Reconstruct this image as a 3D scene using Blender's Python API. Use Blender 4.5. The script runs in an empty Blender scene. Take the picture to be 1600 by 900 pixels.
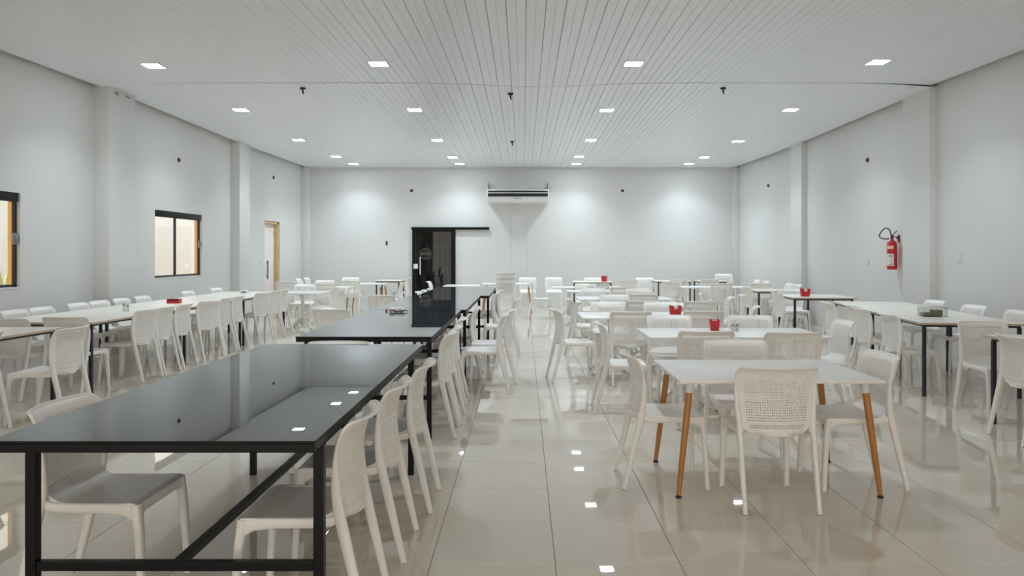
import bpy, bmesh, math, random
from mathutils import Vector, Matrix
random.seed(7)
C = bpy.context.scene.collection
SC = bpy.context.scene
PI = math.pi

# ------------------------------------------------------------------ camera, world, exposure
cam_d = bpy.data.cameras.new('camera')
cam_d.sensor_width = 36.0
cam_d.lens = 36.0 * 1165 / 1600
cam_d.shift_x = -18 / 1600
cam_d.shift_y = -53 / 1600
cam_d.clip_start = 0.05
cam = bpy.data.objects.new('camera', cam_d)
cam.location = (0, 0, 1.48)
cam.rotation_euler = (PI / 2, 0, 0)
C.objects.link(cam)
SC.camera = cam

SC.view_settings.view_transform = 'Standard'
SC.view_settings.look = 'None'
SC.view_settings.gamma = 1.0
SC.view_settings.use_curve_mapping = False
SC.view_settings.exposure = 0.40
LED_STRENGTH = 42.0
LED_WATTS = 13.0        # narrow-beam part of every downlight
LED_SPREAD = math.radians(115)
LED_COLOR = (0.80, 0.908, 1.0, 1)

world = bpy.data.worlds.new('bright_overcast_sky')
SC.world = world
world.use_nodes = True
wn = world.node_tree
wn.nodes['Background'].inputs[0].default_value = (1.0, 0.93, 0.83, 1)
wn.nodes['Background'].inputs[1].default_value = 1.7
try:
    SC.cycles.max_bounces = 14
    SC.cycles.diffuse_bounces = 8
    SC.cycles.glossy_bounces = 5
    SC.cycles.transparent_max_bounces = 16
    SC.cycles.sample_clamp_indirect = 8.0
except Exception:
    pass

# ------------------------------------------------------------------ materials
def mat(name, col, rough=0.5, metal=0.0, spec=0.5, coat=0.0, coat_rough=0.05, emis=None, noise=None, bump=None, trans=0.0, sheen=0.0):
    m = bpy.data.materials.new(name)
    m.use_nodes = True
    nt = m.node_tree
    b = nt.nodes['Principled BSDF']
    b.inputs['Base Color'].default_value = (*col, 1)
    b.inputs['Roughness'].default_value = rough
    b.inputs['Metallic'].default_value = metal
    b.inputs['Specular IOR Level'].default_value = spec
    b.inputs['Coat Weight'].default_value = coat
    b.inputs['Coat Roughness'].default_value = coat_rough
    if emis:
        b.inputs['Emission Color'].default_value = emis[0]
        b.inputs['Emission Strength'].default_value = emis[1]
    tc = nt.nodes.new('ShaderNodeTexCoord')
    if noise:
        scale, amount, detail = noise
        n = nt.nodes.new('ShaderNodeTexNoise')
        n.inputs['Scale'].default_value = scale
        n.inputs['Detail'].default_value = detail
        nt.links.new(tc.outputs['Object'], n.inputs['Vector'])
        r = nt.nodes.new('ShaderNodeMapRange')
        r.inputs['From Min'].default_value = 0.3
        r.inputs['From Max'].default_value = 0.7
        r.inputs['To Min'].default_value = 1 - amount
        r.inputs['To Max'].default_value = 1 + amount
        nt.links.new(n.outputs['Fac'], r.inputs['Value'])
        mx = nt.nodes.new('ShaderNodeVectorMath')
        mx.operation = 'SCALE'
        mx.inputs[0].default_value = col
        nt.links.new(r.outputs['Result'], mx.inputs['Scale'])
        nt.links.new(mx.outputs['Vector'], b.inputs['Base Color'])
    if bump:
        scale, strength, dist = bump
        n = nt.nodes.new('ShaderNodeTexNoise')
        n.inputs['Scale'].default_value = scale
        n.inputs['Detail'].default_value = 3
        nt.links.new(tc.outputs['Object'], n.inputs['Vector'])
        bp = nt.nodes.new('ShaderNodeBump')
        bp.inputs['Strength'].default_value = strength
        bp.inputs['Distance'].default_value = dist
        nt.links.new(n.outputs['Fac'], bp.inputs['Height'])
        nt.links.new(bp.outputs['Normal'], b.inputs['Normal'])
    return m

M = {}
M['wall'] = mat('wall_paint', (0.69, 0.69, 0.675), 0.7, noise=(0.7, 0.012, 3), bump=(60, 0.08, 0.002))
M['ceil'] = mat('ceiling_pvc', (0.80, 0.815, 0.84), 0.33, noise=(1.5, 0.01, 2))
M['slab'] = mat('ceiling_slab', (0.35, 0.35, 0.35), 0.9)
M['grout'] = mat('floor_grout', (0.20, 0.17, 0.14), 0.8)
M['tile'] = mat('polished_tile', (0.66, 0.60, 0.515), 0.014, spec=0.62, noise=(2.5, 0.025, 4))
M['plastic'] = mat('white_plastic', (0.85, 0.825, 0.79), 0.42, noise=(9, 0.008, 2))
M['tan'] = mat('foot_tan', (0.42, 0.30, 0.20), 0.7)
M['black'] = mat('black_steel', (0.003, 0.003, 0.0035), 0.40, spec=0.22, noise=(20, 0.1, 2))
M['navy'] = mat('dark_navy_steel', (0.010, 0.011, 0.022), 0.45, noise=(20, 0.1, 2))
M['glass_top'] = mat('black_glass', (0.050, 0.057, 0.064), 0.004, spec=0.75, noise=(3, 0.06, 2))
M['cream'] = mat('cream_laminate', (0.80, 0.77, 0.70), 0.30, noise=(6, 0.012, 3))
M['cream_edge'] = mat('cream_edge', (0.55, 0.45, 0.33), 0.5, noise=(14, 0.06, 3))
M['white_top'] = mat('white_laminate', (0.82, 0.81, 0.78), 0.28, noise=(6, 0.01, 2))
M['white_metal'] = mat('white_metal', (0.78, 0.78, 0.77), 0.4, noise=(10, 0.01, 2))
M['red'] = mat('red_plastic', (0.52, 0.008, 0.020), 0.35, noise=(15, 0.05, 2))
M['paper'] = mat('white_paper', (0.85, 0.84, 0.83), 0.9, noise=(40, 0.04, 2))
M['pad'] = mat('dark_pad', (0.03, 0.035, 0.05), 0.6)
M['chrome'] = mat('brushed_chrome', (0.62, 0.62, 0.60), 0.25, metal=1.0)
M['yellow'] = mat('yellow_paint', (0.86, 0.42, 0.06), 0.6, noise=(6, 0.05, 3))
M['ochre'] = mat('ochre_wood', (0.62, 0.43, 0.20), 0.5, noise=(8, 0.08, 3))
M['door_white'] = mat('door_white', (0.86, 0.80, 0.77), 0.5, noise=(3, 0.01, 2))
M['ext'] = mat('exterior_cream', (0.80, 0.84, 0.90), 0.8, noise=(1.2, 0.03, 4))
M['ground'] = mat('exterior_paving', (0.62, 0.45, 0.29), 0.8, noise=(3, 0.1, 4))
M['leaf'] = mat('leaf_green', (0.60, 0.66, 0.36), 0.5, noise=(12, 0.25, 3))
M['grey'] = mat('grey_plastic', (0.26, 0.27, 0.28), 0.5)
M['dark'] = mat('dark_void', (0.012, 0.012, 0.014), 0.6)
M['maroon'] = mat('maroon_plastic', (0.13, 0.012, 0.014), 0.5)
M['plate'] = mat('switch_plate', (0.66, 0.66, 0.63), 0.45)
M['beige_cloth'] = mat('beige_cloth', (0.50, 0.47, 0.42), 0.9, noise=(8, 0.1, 3))
M['orange_box'] = mat('orange_carton', (0.55, 0.26, 0.10), 0.8, noise=(6, 0.1, 3))
M['room_dark'] = mat('storeroom_paint', (0.24, 0.28, 0.34), 0.8)
M['emblem'] = mat('emblem_vinyl', (0.16, 0.135, 0.105), 0.6)
M['wrap'] = mat('pinkish_paper', (0.72, 0.64, 0.60), 0.8, noise=(30, 0.08, 3))
M['cork'] = mat('dark_brown', (0.030, 0.018, 0.014), 0.6)
M['ext_label'] = mat('printed_label', (0.74, 0.72, 0.70), 0.6, noise=(60, 0.22, 4))
M['ext_yellow'] = mat('yellow_label', (0.80, 0.66, 0.36), 0.6, noise=(60, 0.1, 4))

def wood_mat():
    m = bpy.data.materials.new('orange_beech')
    m.use_nodes = True
    nt = m.node_tree
    b = nt.nodes['Principled BSDF']
    tc = nt.nodes.new('ShaderNodeTexCoord')
    mp = nt.nodes.new('ShaderNodeMapping')
    mp.inputs['Scale'].default_value = (40, 40, 2.5)
    n = nt.nodes.new('ShaderNodeTexNoise')
    n.inputs['Scale'].default_value = 2.0
    n.inputs['Detail'].default_value = 5
    r = nt.nodes.new('ShaderNodeValToRGB')
    r.color_ramp.elements[0].color = (0.36, 0.14, 0.030, 1)
    r.color_ramp.elements[1].color = (0.54, 0.24, 0.060, 1)
    nt.links.new(tc.outputs['Object'], mp.inputs['Vector'])
    nt.links.new(mp.outputs['Vector'], n.inputs['Vector'])
    nt.links.new(n.outputs['Fac'], r.inputs['Fac'])
    nt.links.new(r.outputs['Color'], b.inputs['Base Color'])
    b.inputs['Roughness'].default_value = 0.35
    return m
M['wood'] = wood_mat()

def glass_mat(name, tint, refl=0.9, rough=0.0):
    m = bpy.data.materials.new(name)
    m.use_nodes = True
    nt = m.node_tree
    for n in list(nt.nodes):
        if n.type == 'BSDF_PRINCIPLED':
            nt.nodes.remove(n)
    out = [n for n in nt.nodes if n.type == 'OUTPUT_MATERIAL'][0]
    t = nt.nodes.new('ShaderNodeBsdfTransparent')
    t.inputs[0].default_value = (*tint, 1)
    g = nt.nodes.new('ShaderNodeBsdfGlossy')
    g.inputs['Color'].default_value = (refl, refl, refl, 1)
    g.inputs['Roughness'].default_value = rough
    f = nt.nodes.new('ShaderNodeFresnel')
    f.inputs[0].default_value = 1.45
    mx = nt.nodes.new('ShaderNodeMixShader')
    ge = nt.nodes.new('ShaderNodeNewGeometry')
    inv = nt.nodes.new('ShaderNodeMath'); inv.operation = 'SUBTRACT'; inv.inputs[0].default_value = 1.0
    mul = nt.nodes.new('ShaderNodeMath'); mul.operation = 'MULTIPLY'
    nt.links.new(ge.outputs['Backfacing'], inv.inputs[1])
    nt.links.new(f.outputs[0], mul.inputs[0]); nt.links.new(inv.outputs[0], mul.inputs[1])
    nt.links.new(mul.outputs[0], mx.inputs[0])
    nt.links.new(t.outputs[0], mx.inputs[1])
    nt.links.new(g.outputs[0], mx.inputs[2])
    nt.links.new(mx.outputs[0], out.inputs[0])
    return m
M['glass'] = glass_mat('window_glass', (0.95, 0.97, 0.96))
M['smoked'] = glass_mat('smoked_glass', (0.50, 0.53, 0.57))
M['clear'] = glass_mat('clear_plastic', (0.90, 0.90, 0.88), rough=0.08)
M['led'] = mat('led_diffuser', (0.9, 0.9, 0.9), 0.5, emis=(LED_COLOR, LED_STRENGTH))

# ------------------------------------------------------------------ mesh helpers
class MB:
    def __init__(s):
        s.v = []; s.f = []; s.m = []
    def quad(s, a, b, c, d, mi=0):
        i = len(s.v); s.v += [a, b, c, d]; s.f.append((i, i+1, i+2, i+3)); s.m.append(mi)
    def box(s, x0, y0, z0, x1, y1, z1, mi=0):
        i = len(s.v)
        s.v += [(x0,y0,z0),(x1,y0,z0),(x1,y1,z0),(x0,y1,z0),(x0,y0,z1),(x1,y0,z1),(x1,y1,z1),(x0,y1,z1)]
        for q in ((0,3,2,1),(4,5,6,7),(0,1,5,4),(1,2,6,5),(2,3,7,6),(3,0,4,7)):
            s.f.append(tuple(i+k for k in q)); s.m.append(mi)
        return s
    def ring_loft(s, rings, cap=True, closed=False, mi=0):
        n = len(rings[0]); i0 = len(s.v)
        for r in rings: s.v += [tuple(p) for p in r]
        R = len(rings)
        for a in range(R if closed else R-1):
            b = (a+1) % R
            for k in range(n):
                k2 = (k+1) % n
                s.f.append((i0+a*n+k, i0+a*n+k2, i0+b*n+k2, i0+b*n+k)); s.m.append(mi)
        if cap and not closed:
            s.f.append(tuple(i0+k for k in reversed(range(n)))); s.m.append(mi)
            s.f.append(tuple(i0+(R-1)*n+k for k in range(n))); s.m.append(mi)
        return s
    def tube(s, pts, ra, rb=None, seg=10, ref=(1,0,0), power=2.0, closed=False, mi=0):
        """sweep an elliptical section: ra half size along ref, rb across it"""
        P = [Vector(p) for p in pts]; n = len(P)
        if not isinstance(ra, (list, tuple)): ra = [ra]*n
        rb = ra if rb is None else rb
        if not isinstance(rb, (list, tuple)): rb = [rb]*n
        rings = []
        for i in range(n):
            if closed: t = P[(i+1) % n]-P[i-1]
            else: t = P[min(i+1, n-1)]-P[max(i-1, 0)]
            t.normalize()
            u = Vector(ref); u = u-t*u.dot(t)
            if u.length < 1e-4:
                u = Vector((0,1,0)); u = u-t*u.dot(t)
            u.normalize(); w = t.cross(u)
            ring = []
            for k in range(seg):
                a = 2*PI*k/seg; c, d = math.cos(a), math.sin(a)
                c = math.copysign(abs(c)**(2/power), c); d = math.copysign(abs(d)**(2/power), d)
                ring.append(P[i]+u*(ra[i]*c)+w*(rb[i]*d))
            rings.append(ring)
        return s.ring_loft(rings, cap=not closed, closed=closed, mi=mi)
    def lathe(s, prof, cx=0, cy=0, seg=20, mi=0):
        rings = [[(cx+r*math.cos(2*PI*k/seg), cy+r*math.sin(2*PI*k/seg), z) for k in range(seg)] for r, z in prof]
        return s.ring_loft(rings, cap=True, mi=mi)
    def mesh(s, name, mats, angle=40, bevel=0, bseg=2):
        me = bpy.data.meshes.new(name)
        me.from_pydata([tuple(p) for p in s.v], [], s.f)
        for k in (mats if isinstance(mats, (list, tuple)) else [mats]): me.materials.append(k)
        if any(s.m): me.polygons.foreach_set('material_index', s.m)
        bm = bmesh.new(); bm.from_mesh(me)
        bmesh.ops.remove_doubles(bm, verts=bm.verts, dist=1e-5)
        if bevel:
            es = [e for e in bm.edges if len(e.link_faces) == 2 and e.calc_face_angle(0) > 0.6]
            bmesh.ops.bevel(bm, geom=es, offset=bevel, segments=bseg, affect='EDGES', profile=0.6)
        bmesh.ops.recalc_face_normals(bm, faces=bm.faces)
        bm.to_mesh(me); bm.free()
        if angle:
            me.polygons.foreach_set('use_smooth', [True]*len(me.polygons))
            me.set_sharp_from_angle(angle=math.radians(angle))
        return me
    def build(s, name, mats, parent=None, loc=(0,0,0), rotz=0, angle=40, bevel=0, bseg=2):
        o = bpy.data.objects.new(name, s.mesh(name, mats, angle, bevel, bseg))
        C.objects.link(o); o.location = loc; o.rotation_euler = (0,0,rotz)
        if parent: o.parent = parent
        return o

def thing(name, label, cat, loc=(0,0,0), rotz=0, group=None):
    o = bpy.data.objects.new(name, None); C.objects.link(o)
    o.empty_display_size = 0.1
    o.location = loc; o.rotation_euler = (0,0,rotz)
    o['label'] = label; o['category'] = cat
    if group: o['group'] = group
    return o
def tag(o, label, cat, group=None):
    o['label'] = label; o['category'] = cat
    if group: o['group'] = group
    return o
def struct(o):
    o['kind'] = 'structure'; return o
KIDS = {}
def copy_tree(o, loc, rotz, label, group=None, caps=True):
    c = o.copy(); C.objects.link(c); c.location = loc; c.rotation_euler = (0,0,rotz)
    c['label'] = label
    if group: c['group'] = group
    for ch in o.children:
        d = ch.copy(); C.objects.link(d); d.parent = c
        for g in ch.children:
            if not caps and g.name.startswith('foot_cap'): continue
            e = g.copy(); C.objects.link(e); e.parent = d
    return c

# ------------------------------------------------------------------ room shell
XL, XR, YB, YF, ZC = -6.27, 6.12, 21.3, -3.5, 4.05
def zceil(x, y):
    """sagging PVC ceiling: dips at the middle of the seam and towards both side walls"""
    g = math.exp(-((x-0.25)/1.0)**2)
    e = max(0.0, (-4.7-x)/1.57, (x-4.6)/1.52)**2
    if y <= 11.0:
        k = 0.10 if x < 0 else 0.045
        return 4.01 - 0.016*(11.0-y) - 0.062*g*math.exp(-((11.0-y)/2.5)**2) - k*e
    return 4.00 - 0.05*min(1, (y-11)/5.7) - 0.055*g*math.exp(-((y-11.0)/2.0)**2) - 0.07*e*(1-max(0, min(1, (y-16)/5)))

# floor: grout bed with single polished tiles
floor = struct(MB().box(XL-0.2, YF-0.2, -0.12, XR+0.2, YB+0.2, -0.006).build('floor', M['grout'], angle=0))
TS, GAP = 0.597, 0.0028
X0, Y0 = 0.152, 3.52
def tile_mesh(w, d):
    b = MB(); c = 0.0016
    i = 0
    b.ring_loft([[(0,0,-0.006),(w,0,-0.006),(w,d,-0.006),(0,d,-0.006)], [(0,0,-c),(w,0,-c),(w,d,-c),(0,d,-c)], [(c,c,0),(w-c,c,0),(w-c,d-c,0),(c,d-c,0)]], cap=True)
    return b
tm = tile_mesh(TS-GAP, TS-GAP).mesh('tile', M['tile'], angle=0)
far = MB()
ncol0 = math.floor((XL-X0)/TS); ncol1 = math.ceil((XR-X0)/TS)
nrow0 = math.floor((YF-Y0)/TS); nrow1 = math.ceil((YB-Y0)/TS)
for r in range(nrow0, nrow1):
    for c in range(ncol0, ncol1):
        x = max(X0+c*TS+GAP/2, XL); y = Y0+r*TS+GAP/2
        x1 = min(X0+(c+1)*TS-GAP/2, XR); y1 = min(Y0+(r+1)*TS-GAP/2, YB)
        full = x1-x > TS-2*GAP and y1-y > TS-2*GAP
        seen = -2 <= r <= 10 and abs((x+x1)/2) < 0.72*(y1)+0.6
        if seen:
            me = tm if full else tile_mesh(x1-x, y1-y).mesh('tile', M['tile'], angle=0)
            o = bpy.data.objects.new('tile', me); C.objects.link(o)
            o.location = (x, y, 0); o.parent = floor
            o.rotation_euler = (random.uniform(-1,1)*0.0004, random.uniform(-1,1)*0.0004, 0)
        else:
            t = tile_mesh(x1-x, y1-y); k = len(far.v)
            far.v += [(p[0]+x, p[1]+y, p[2]) for p in t.v]
            far.f += [tuple(q+k for q in f) for f in t.f]; far.m += t.m
fo = far.build('distant_tiles', M['tile'], floor, angle=0); fo['kind'] = 'stuff'

# walls
def wall_with_openings(name, x0, x1, ya, yb, z1, openings, m, axis='y'):
    """wall slab along Y (axis y) or X (axis x); openings (a0, a1, z0, z1)"""
    b = MB()
    cuts = sorted({ya, yb, *[o[0] for o in openings], *[o[1] for o in openings]})
    def bx(a0, a1, c0, c1):
        if c1-c0 < 1e-4: return
        if axis == 'y': b.box(x0, a0, c0, x1, a1, c1)
        else: b.box(a0, x0, c0, a1, x1, c1)
    for a0, a1 in zip(cuts, cuts[1:]):
        op = [o for o in openings if o[0] <= a0 and o[1] >= a1]
        if op: bx(a0, a1, 0, op[0][2]); bx(a0, a1, op[0][3], z1)
        else: bx(a0, a1, 0, z1)
    return struct(b.build(name, m, angle=0))
WZ0, WZ1 = 1.07, 2.24
WINS = [(7.36, 9.29), (12.68, 14.55), (2.2, 4.1)]
wall_with_openings('wall_left', XL-0.15, XL, YF, YB+0.2, ZC, [(a, b, WZ0, WZ1) for a, b in WINS]+[(18.05, 19.17, 0.0, 2.30)], M['wall'])
wall_with_openings('wall_right', XR, XR+0.16, YF, YB+0.2, ZC, [], M['wall'])
wall_with_openings('wall_back', YB, YB+0.16, XL, XR, ZC, [(-3.10, -1.98, 0.0, 2.17)], M['wall'], axis='x')
wall_with_openings('wall_front', YF-0.16, YF, XL-0.16, XR+0.16, ZC, [(-5.6, 5.6, 0.0, 3.0)], M['wall'], axis='x')  # unseen wall; its wide opening is added to let warm daylight in

# ceiling: slab with single boards
ceiling = struct(MB().box(XL-0.16, YF, ZC-0.005, XR+0.16, YB, ZC+0.1).build('ceiling', M['slab'], angle=0))
BW = 0.2
def plank(xc, ya, yb):
    b = MB(); h = BW/2
    prof = [(-h+.0018,.010),(-h+.0018,.007),(-h+.007,0),(-.0045,0),(0,.006),(.0045,0),(h-.007,0),(h-.0018,.007),(h-.0018,.010)]
    n = 6
    rings = []
    for k in range(n):
        t = k/(n-1); y = ya+(yb-ya)*t
        yy = y if k < n-1 else y-1e-6
        rings.append([(xc+px, y, zceil(xc+px, yy)+pz) for px, pz in prof])
    b.ring_loft(rings, cap=True)
    return b
nb = int((XR-XL-0.02)/BW)
xs0 = (XL+XR)/2-nb*BW/2+BW/2
for (ya, yb) in ((3.0, 11.0), (11.006, 16.72), (16.726, 21.285)):
    for k in range(nb):
        plank(xs0+k*BW, ya, yb).build('plank', M['ceil'], ceiling, angle=0)
rear = MB()
for k in range(nb):
    t = plank(xs0+k*BW, YF, 2.994); i = len(rear.v)
    rear.v += t.v; rear.f += [tuple(q+i for q in f) for f in t.f]; rear.m += t.m
ro = rear.build('rear_planks', M['ceil'], ceiling, angle=0); ro['kind'] = 'stuff'

# columns and pilasters
n_trim = [0]
def trim(x0, y0, x1, y1, z1=3.97, z0=0, m='wall', bevel=0.006):
    n_trim[0] += 1
    return struct(MB().box(x0, y0, z0, x1, y1, z1).build('trim_%d' % n_trim[0], M[m], bevel=bevel, angle=30))
trim(XL-0.02, 10.87, -6.04, 11.6, 3.96)
trim(XL-0.02, 15.97, -6.08, 16.55, 3.94)
trim(XL-0.02, 21.02, -6.08, YB+0.02, 3.94)
trim(6.00, 11.02, XR+0.02, 11.80, 3.96)
trim(6.00, 16.10, XR+0.02, 16.75, 3.94)
trim(5.96, 21.10, XR+0.02, YB+0.02, 3.94)
trim(-0.33, 21.27, 0.09, YB+0.02, 3.94)
# rough plaster patches at the top of the window-wall column
for (y, w, dz) in ((11.02, 0.10, 0.05), (11.3, 0.16, 0.03)):
    trim(-6.045, y, -6.034, y+w, 3.89, 3.89-dz, 'slab', bevel=0.002)

# outside
struct(MB().box(-12, -6, -0.25, XL-0.16, 26, -0.13).build('floor_exterior', M['ground'], angle=0))
struct(MB().box(-9.3, -6, -0.2, -9.1, 26, 3.0).build('wall_exterior', M['ext'], angle=0))

def window(n, ya, yb, lab):
    xf0, xf1 = XL-0.085, XL-0.045
    w = struct(bpy.data.objects.new('window_%d' % n, None)); C.objects.link(w)
    w.location = (XL, (ya+yb)/2, WZ0)
    def part(b, name, m, **k):
        o = b.build(name, m, w, **k); o.matrix_parent_inverse = Matrix.Translation(-Vector(w.location)); return o
    t = 0.035
    f = MB(); f.box(xf0, ya, WZ0, xf1, yb, WZ0+t); f.box(xf0, ya, WZ0, xf1, ya+t, WZ1); f.box(xf0, yb-t, WZ0, xf1, yb, WZ1)
    part(f, 'window_frame', M['navy'], angle=0)
    h = MB(); h.box(xf0-0.01, ya, WZ1-0.11, XL-0.012, yb-0.02, WZ1)
    part(h, 'header_rail', M['black'], bevel=0.006)
    ym = ya+(yb-ya)*0.46
    s = MB(); s.box(xf0+0.004, ym-0.02, WZ0+t, xf1-0.004, ym+0.02, WZ1-0.1)
    part(s, 'meeting_stile', M['navy'], angle=0)
    for a, b_, dx in ((ya+t, ym-0.02, 0.0), (ym+0.02, yb-t, 0.012)):
        p = MB(); p.box(xf0+0.010+dx, a, WZ0+t, xf0+0.016+dx, b_, WZ1-0.11)
        part(p, 'pane', M['glass'], angle=0)
    l = MB(); l.box(xf1, yb-0.10, 1.60, xf1+0.02, yb-0.03, 1.74); l.tube([(xf1+0.025, yb-0.06, 1.63), (xf1+0.05, yb-0.06, 1.67), (xf1+0.025, yb-0.06, 1.71)], 0.012, seg=8)
    part(l, 'latch', M['grey'])
    j = MB(); j.box(XL-0.149, yb-0.012, WZ0-0.02, XL-0.087, yb+0.02, WZ1+0.01)
    part(j, 'jamb_trim', M['yellow'], angle=0)
    s2 = MB(); s2.box(XL-0.155, ya, WZ0-0.02, XL+0.004, yb, WZ0+0.002)
    part(s2, 'sill', M['wall'], angle=0)
for i, (a, b) in enumerate(WINS): window(i+1, a, b, '')

# side door in the window wall: white leaf set back, ochre jambs
d2 = struct(bpy.data.objects.new('door_2', None)); C.objects.link(d2)
def dpart(root, b, name, m, **k):
    return b.build(name, m, root, **k)
dpart(d2, MB().box(XL-0.15, 18.05, 0, XL-0.11, 19.08, 2.24), 'door_leaf', M['door_white'], bevel=0.003)
jb = MB(); jb.box(XL-0.155, 19.07, 0, XL-0.02, 19.165, 2.30); jb.box(XL-0.155, 18.05, 2.235, XL-0.02, 19.165, 2.298)
dpart(d2, jb, 'door_jamb', M['ochre'], bevel=0.004)
hb = MB(); hb.tube([(XL-0.075, 18.50, 0.86), (XL-0.075, 18.50, 1.32)], 0.014, seg=8)
for z in (0.92, 1.26): hb.tube([(XL-0.075, 18.50, z), (XL-0.115, 18.50, z)], 0.009, seg=6)
dpart(d2, hb, 'door_handle', M['dark'])
hg = MB()
for z in (0.35, 1.15, 1.95): hg.box(XL-0.11, 19.03, z, XL-0.095, 19.075, z+0.10)
dpart(d2, hg, 'hinge', M['ochre'])

# smoked glass sliding door in the back wall and the store room behind it
d1 = struct(bpy.data.objects.new('door_1', None)); C.objects.link(d1)
fr = MB()
yd0, yd1 = YB-0.07, YB-0.02
fr.box(-3.17, yd0, 0, -3.09, yd1, 2.20); fr.box(-2.06, yd0, 0, -1.94, yd1, 2.20); fr.box(-3.09, yd0, 0, -2.06, yd1, 0.06); fr.box(-3.09, yd0, 2.12, -2.06, yd1, 2.20)
dpart(d1, fr, 'door_frame', M['black'], angle=0)
dpart(d1, MB().box(-3.09, yd0+0.02, 0.06, -2.06, yd0+0.03, 2.12), 'glass_panel', M['smoked'], angle=0)
dpart(d1, MB().box(-3.19, YB-0.10, 2.175, -0.98, YB+0.0, 2.245), 'sliding_rail', M['black'], bevel=0.006)
hb = MB(); hb.tube([(-2.935, YB-0.12, 0.90), (-2.935, YB-0.12, 1.40)], 0.017, seg=10)
for z in (0.97, 1.33): hb.tube([(-2.935, YB-0.12, z), (-2.935, YB-0.05, z)], 0.010, seg=6)
dpart(d1, hb, 'pull_handle', M['plate'])
dpart(d1, MB().box(-3.13, YB-0.085, 1.06, -3.01, YB-0.06, 1.20), 'lock_plate', M['cream'], bevel=0.006)
em = MB()
cx, cz, ye = -2.79, 1.49, YB-0.055
def flat_arc(b, r0, r1, a0, a1, n):
    for k in range(n):
        p, q = a0+(a1-a0)*k/n, a0+(a1-a0)*(k+1)/n
        b.quad((cx+r0*math.cos(p), ye, cz+r0*math.sin(p)), (cx+r1*math.cos(p), ye, cz+r1*math.sin(p)), (cx+r1*math.cos(q), ye, cz+r1*math.sin(q)), (cx+r0*math.cos(q), ye, cz+r0*math.sin(q)))
flat_arc(em, 0.148, 0.160, 0, 2*PI, 40)
for a in (0, PI/2, PI, 3*PI/2):
    px, pz = cx+0.085*math.cos(a), cz+0.085*math.sin(a)
    for k in range(16):
        p, q = 2*PI*k/16, 2*PI*(k+1)/16
        em.quad(*[(px+r*math.cos(t), ye, pz+r*math.sin(t)) for r, t in ((0.036,p),(0.045,p),(0.045,q),(0.036,q))])
for dz in (-0.022, 0.018): em.quad((cx-0.13,ye,cz+dz),(cx+0.13,ye,cz+dz),(cx+0.13,ye,cz+dz+0.006),(cx-0.13,ye,cz+dz+0.006))
for k in range(8): em.quad((cx-0.115+k*0.03,ye,cz-0.012),(cx-0.097+k*0.03,ye,cz-0.012),(cx-0.097+k*0.03,ye,cz+0.010),(cx-0.115+k*0.03,ye,cz+0.010))
dpart(d1, em, 'round_emblem', M['emblem'], angle=0)
st = MB(); st.tube([(-3.06, YB-0.09, 1.02), (-2.98, YB-0.12, 0.55), (-2.86, YB-0.16, 0.02)], [0.03, 0.035, 0.05], seg=8)
tag(st.build('black_strap', M['black']), 'black strap hanging slanted beside the smoked glass door lock', 'strap')
wr = MB()
y0, y1 = YB+0.16, YB+3.2
wr.box(-4.6, y1, 0, 0.2, y1+0.1, 2.9); wr.box(-4.7, y0, 0, -4.6, y1+0.1, 2.9); wr.box(0.2, y0, 0, 0.3, y1+0.1, 2.9); wr.box(-4.7, y0, 2.8, 0.3, y1+0.1, 2.9); wr.box(-4.7, y0, -0.12, 0.3, y1+0.1, -0.005)
struct(wr.build('wall_storeroom', M['room_dark'], angle=0))
cu = MB()
for k, x in enumerate((-2.82, -2.70, -2.58)):
    cu.tube([(x, YB+0.75+0.03*(k % 2), 0.85), (x+0.01, YB+0.75, 1.5), (x-0.05, YB+0.75, 2.25)], [0.05, 0.045, 0.03], [0.03, 0.03, 0.02], seg=10)
tag(cu.build('hanging_curtain', M['beige_cloth']), 'beige curtain hanging behind the smoked glass door', 'curtain')
rk = MB(); rk.box(-2.42, YB+0.8, 0.9, -2.36, YB+0.86, 1.75); rk.box(-2.28, YB+0.8, 0.9, -2.24, YB+0.84, 1.75); rk.box(-2.45, YB+0.78, 0.86, -2.2, YB+1.1, 0.9); rk.box(-2.42, YB+0.8, 0, -2.38, YB+0.84, 0.87); rk.box(-2.26, YB+0.8, 0, -2.22, YB+0.84, 0.87)
tag(rk.build('storage_rack', M['beige_cloth'], angle=0), 'dim pale rack standing inside the storeroom behind smoked glass', 'rack')
tag(MB().box(-3.02, YB+0.5, 1.86, -2.88, YB+0.7, 2.06).build('carton', M['orange_box'], bevel=0.004), 'orange brown carton seen high through the smoked glass door', 'box')
struct(MB().box(-3.15, YB+0.42, 1.82, -2.5, YB+0.8, 1.86).build('trim_%d' % 40, M['room_dark'], angle=0))

# ------------------------------------------------------------------ ceiling lights
LIGHTS = []
for row, pts in enumerate([
        [(-4.92, 9.92), (-1.91, 9.82), (1.44, 9.76), (4.62, 9.72)],
        [(-4.89, 12.9), (-1.88, 12.9), (1.44, 12.9), (4.62, 12.9)],
        [(-4.86, 16.1), (-1.87, 16.15), (1.46, 16.15), (4.69, 16.3)],
        [(-4.74, 18.85), (-1.81, 18.95), (1.40, 18.85), (4.60, 18.95)],
        [(-4.64, 20.35), (-1.74, 20.35), (1.44, 20.35), (4.51, 20.35)],
        [(-1.93, 6.7), (1.44, 6.7)]]):  # extra pair out of view, added to brighten the near floor and tables
    for col, p in enumerate(pts): LIGHTS.append((row, col + (1 if row > 4 else 0), p))
rown = ['in the row before the ceiling seam', 'in the row past the ceiling seam', 'in the third row from the camera', 'in the second row from the back wall', 'in the row touching the back wall', 'added unseen above the wooden-legged table row']
coln = ['nearest the window wall', 'over the black glass tables', 'over the pedestal tables', 'by the extinguisher wall']
fb = MB()
a, w, t = 0.112, 0.016, 0.012
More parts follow.
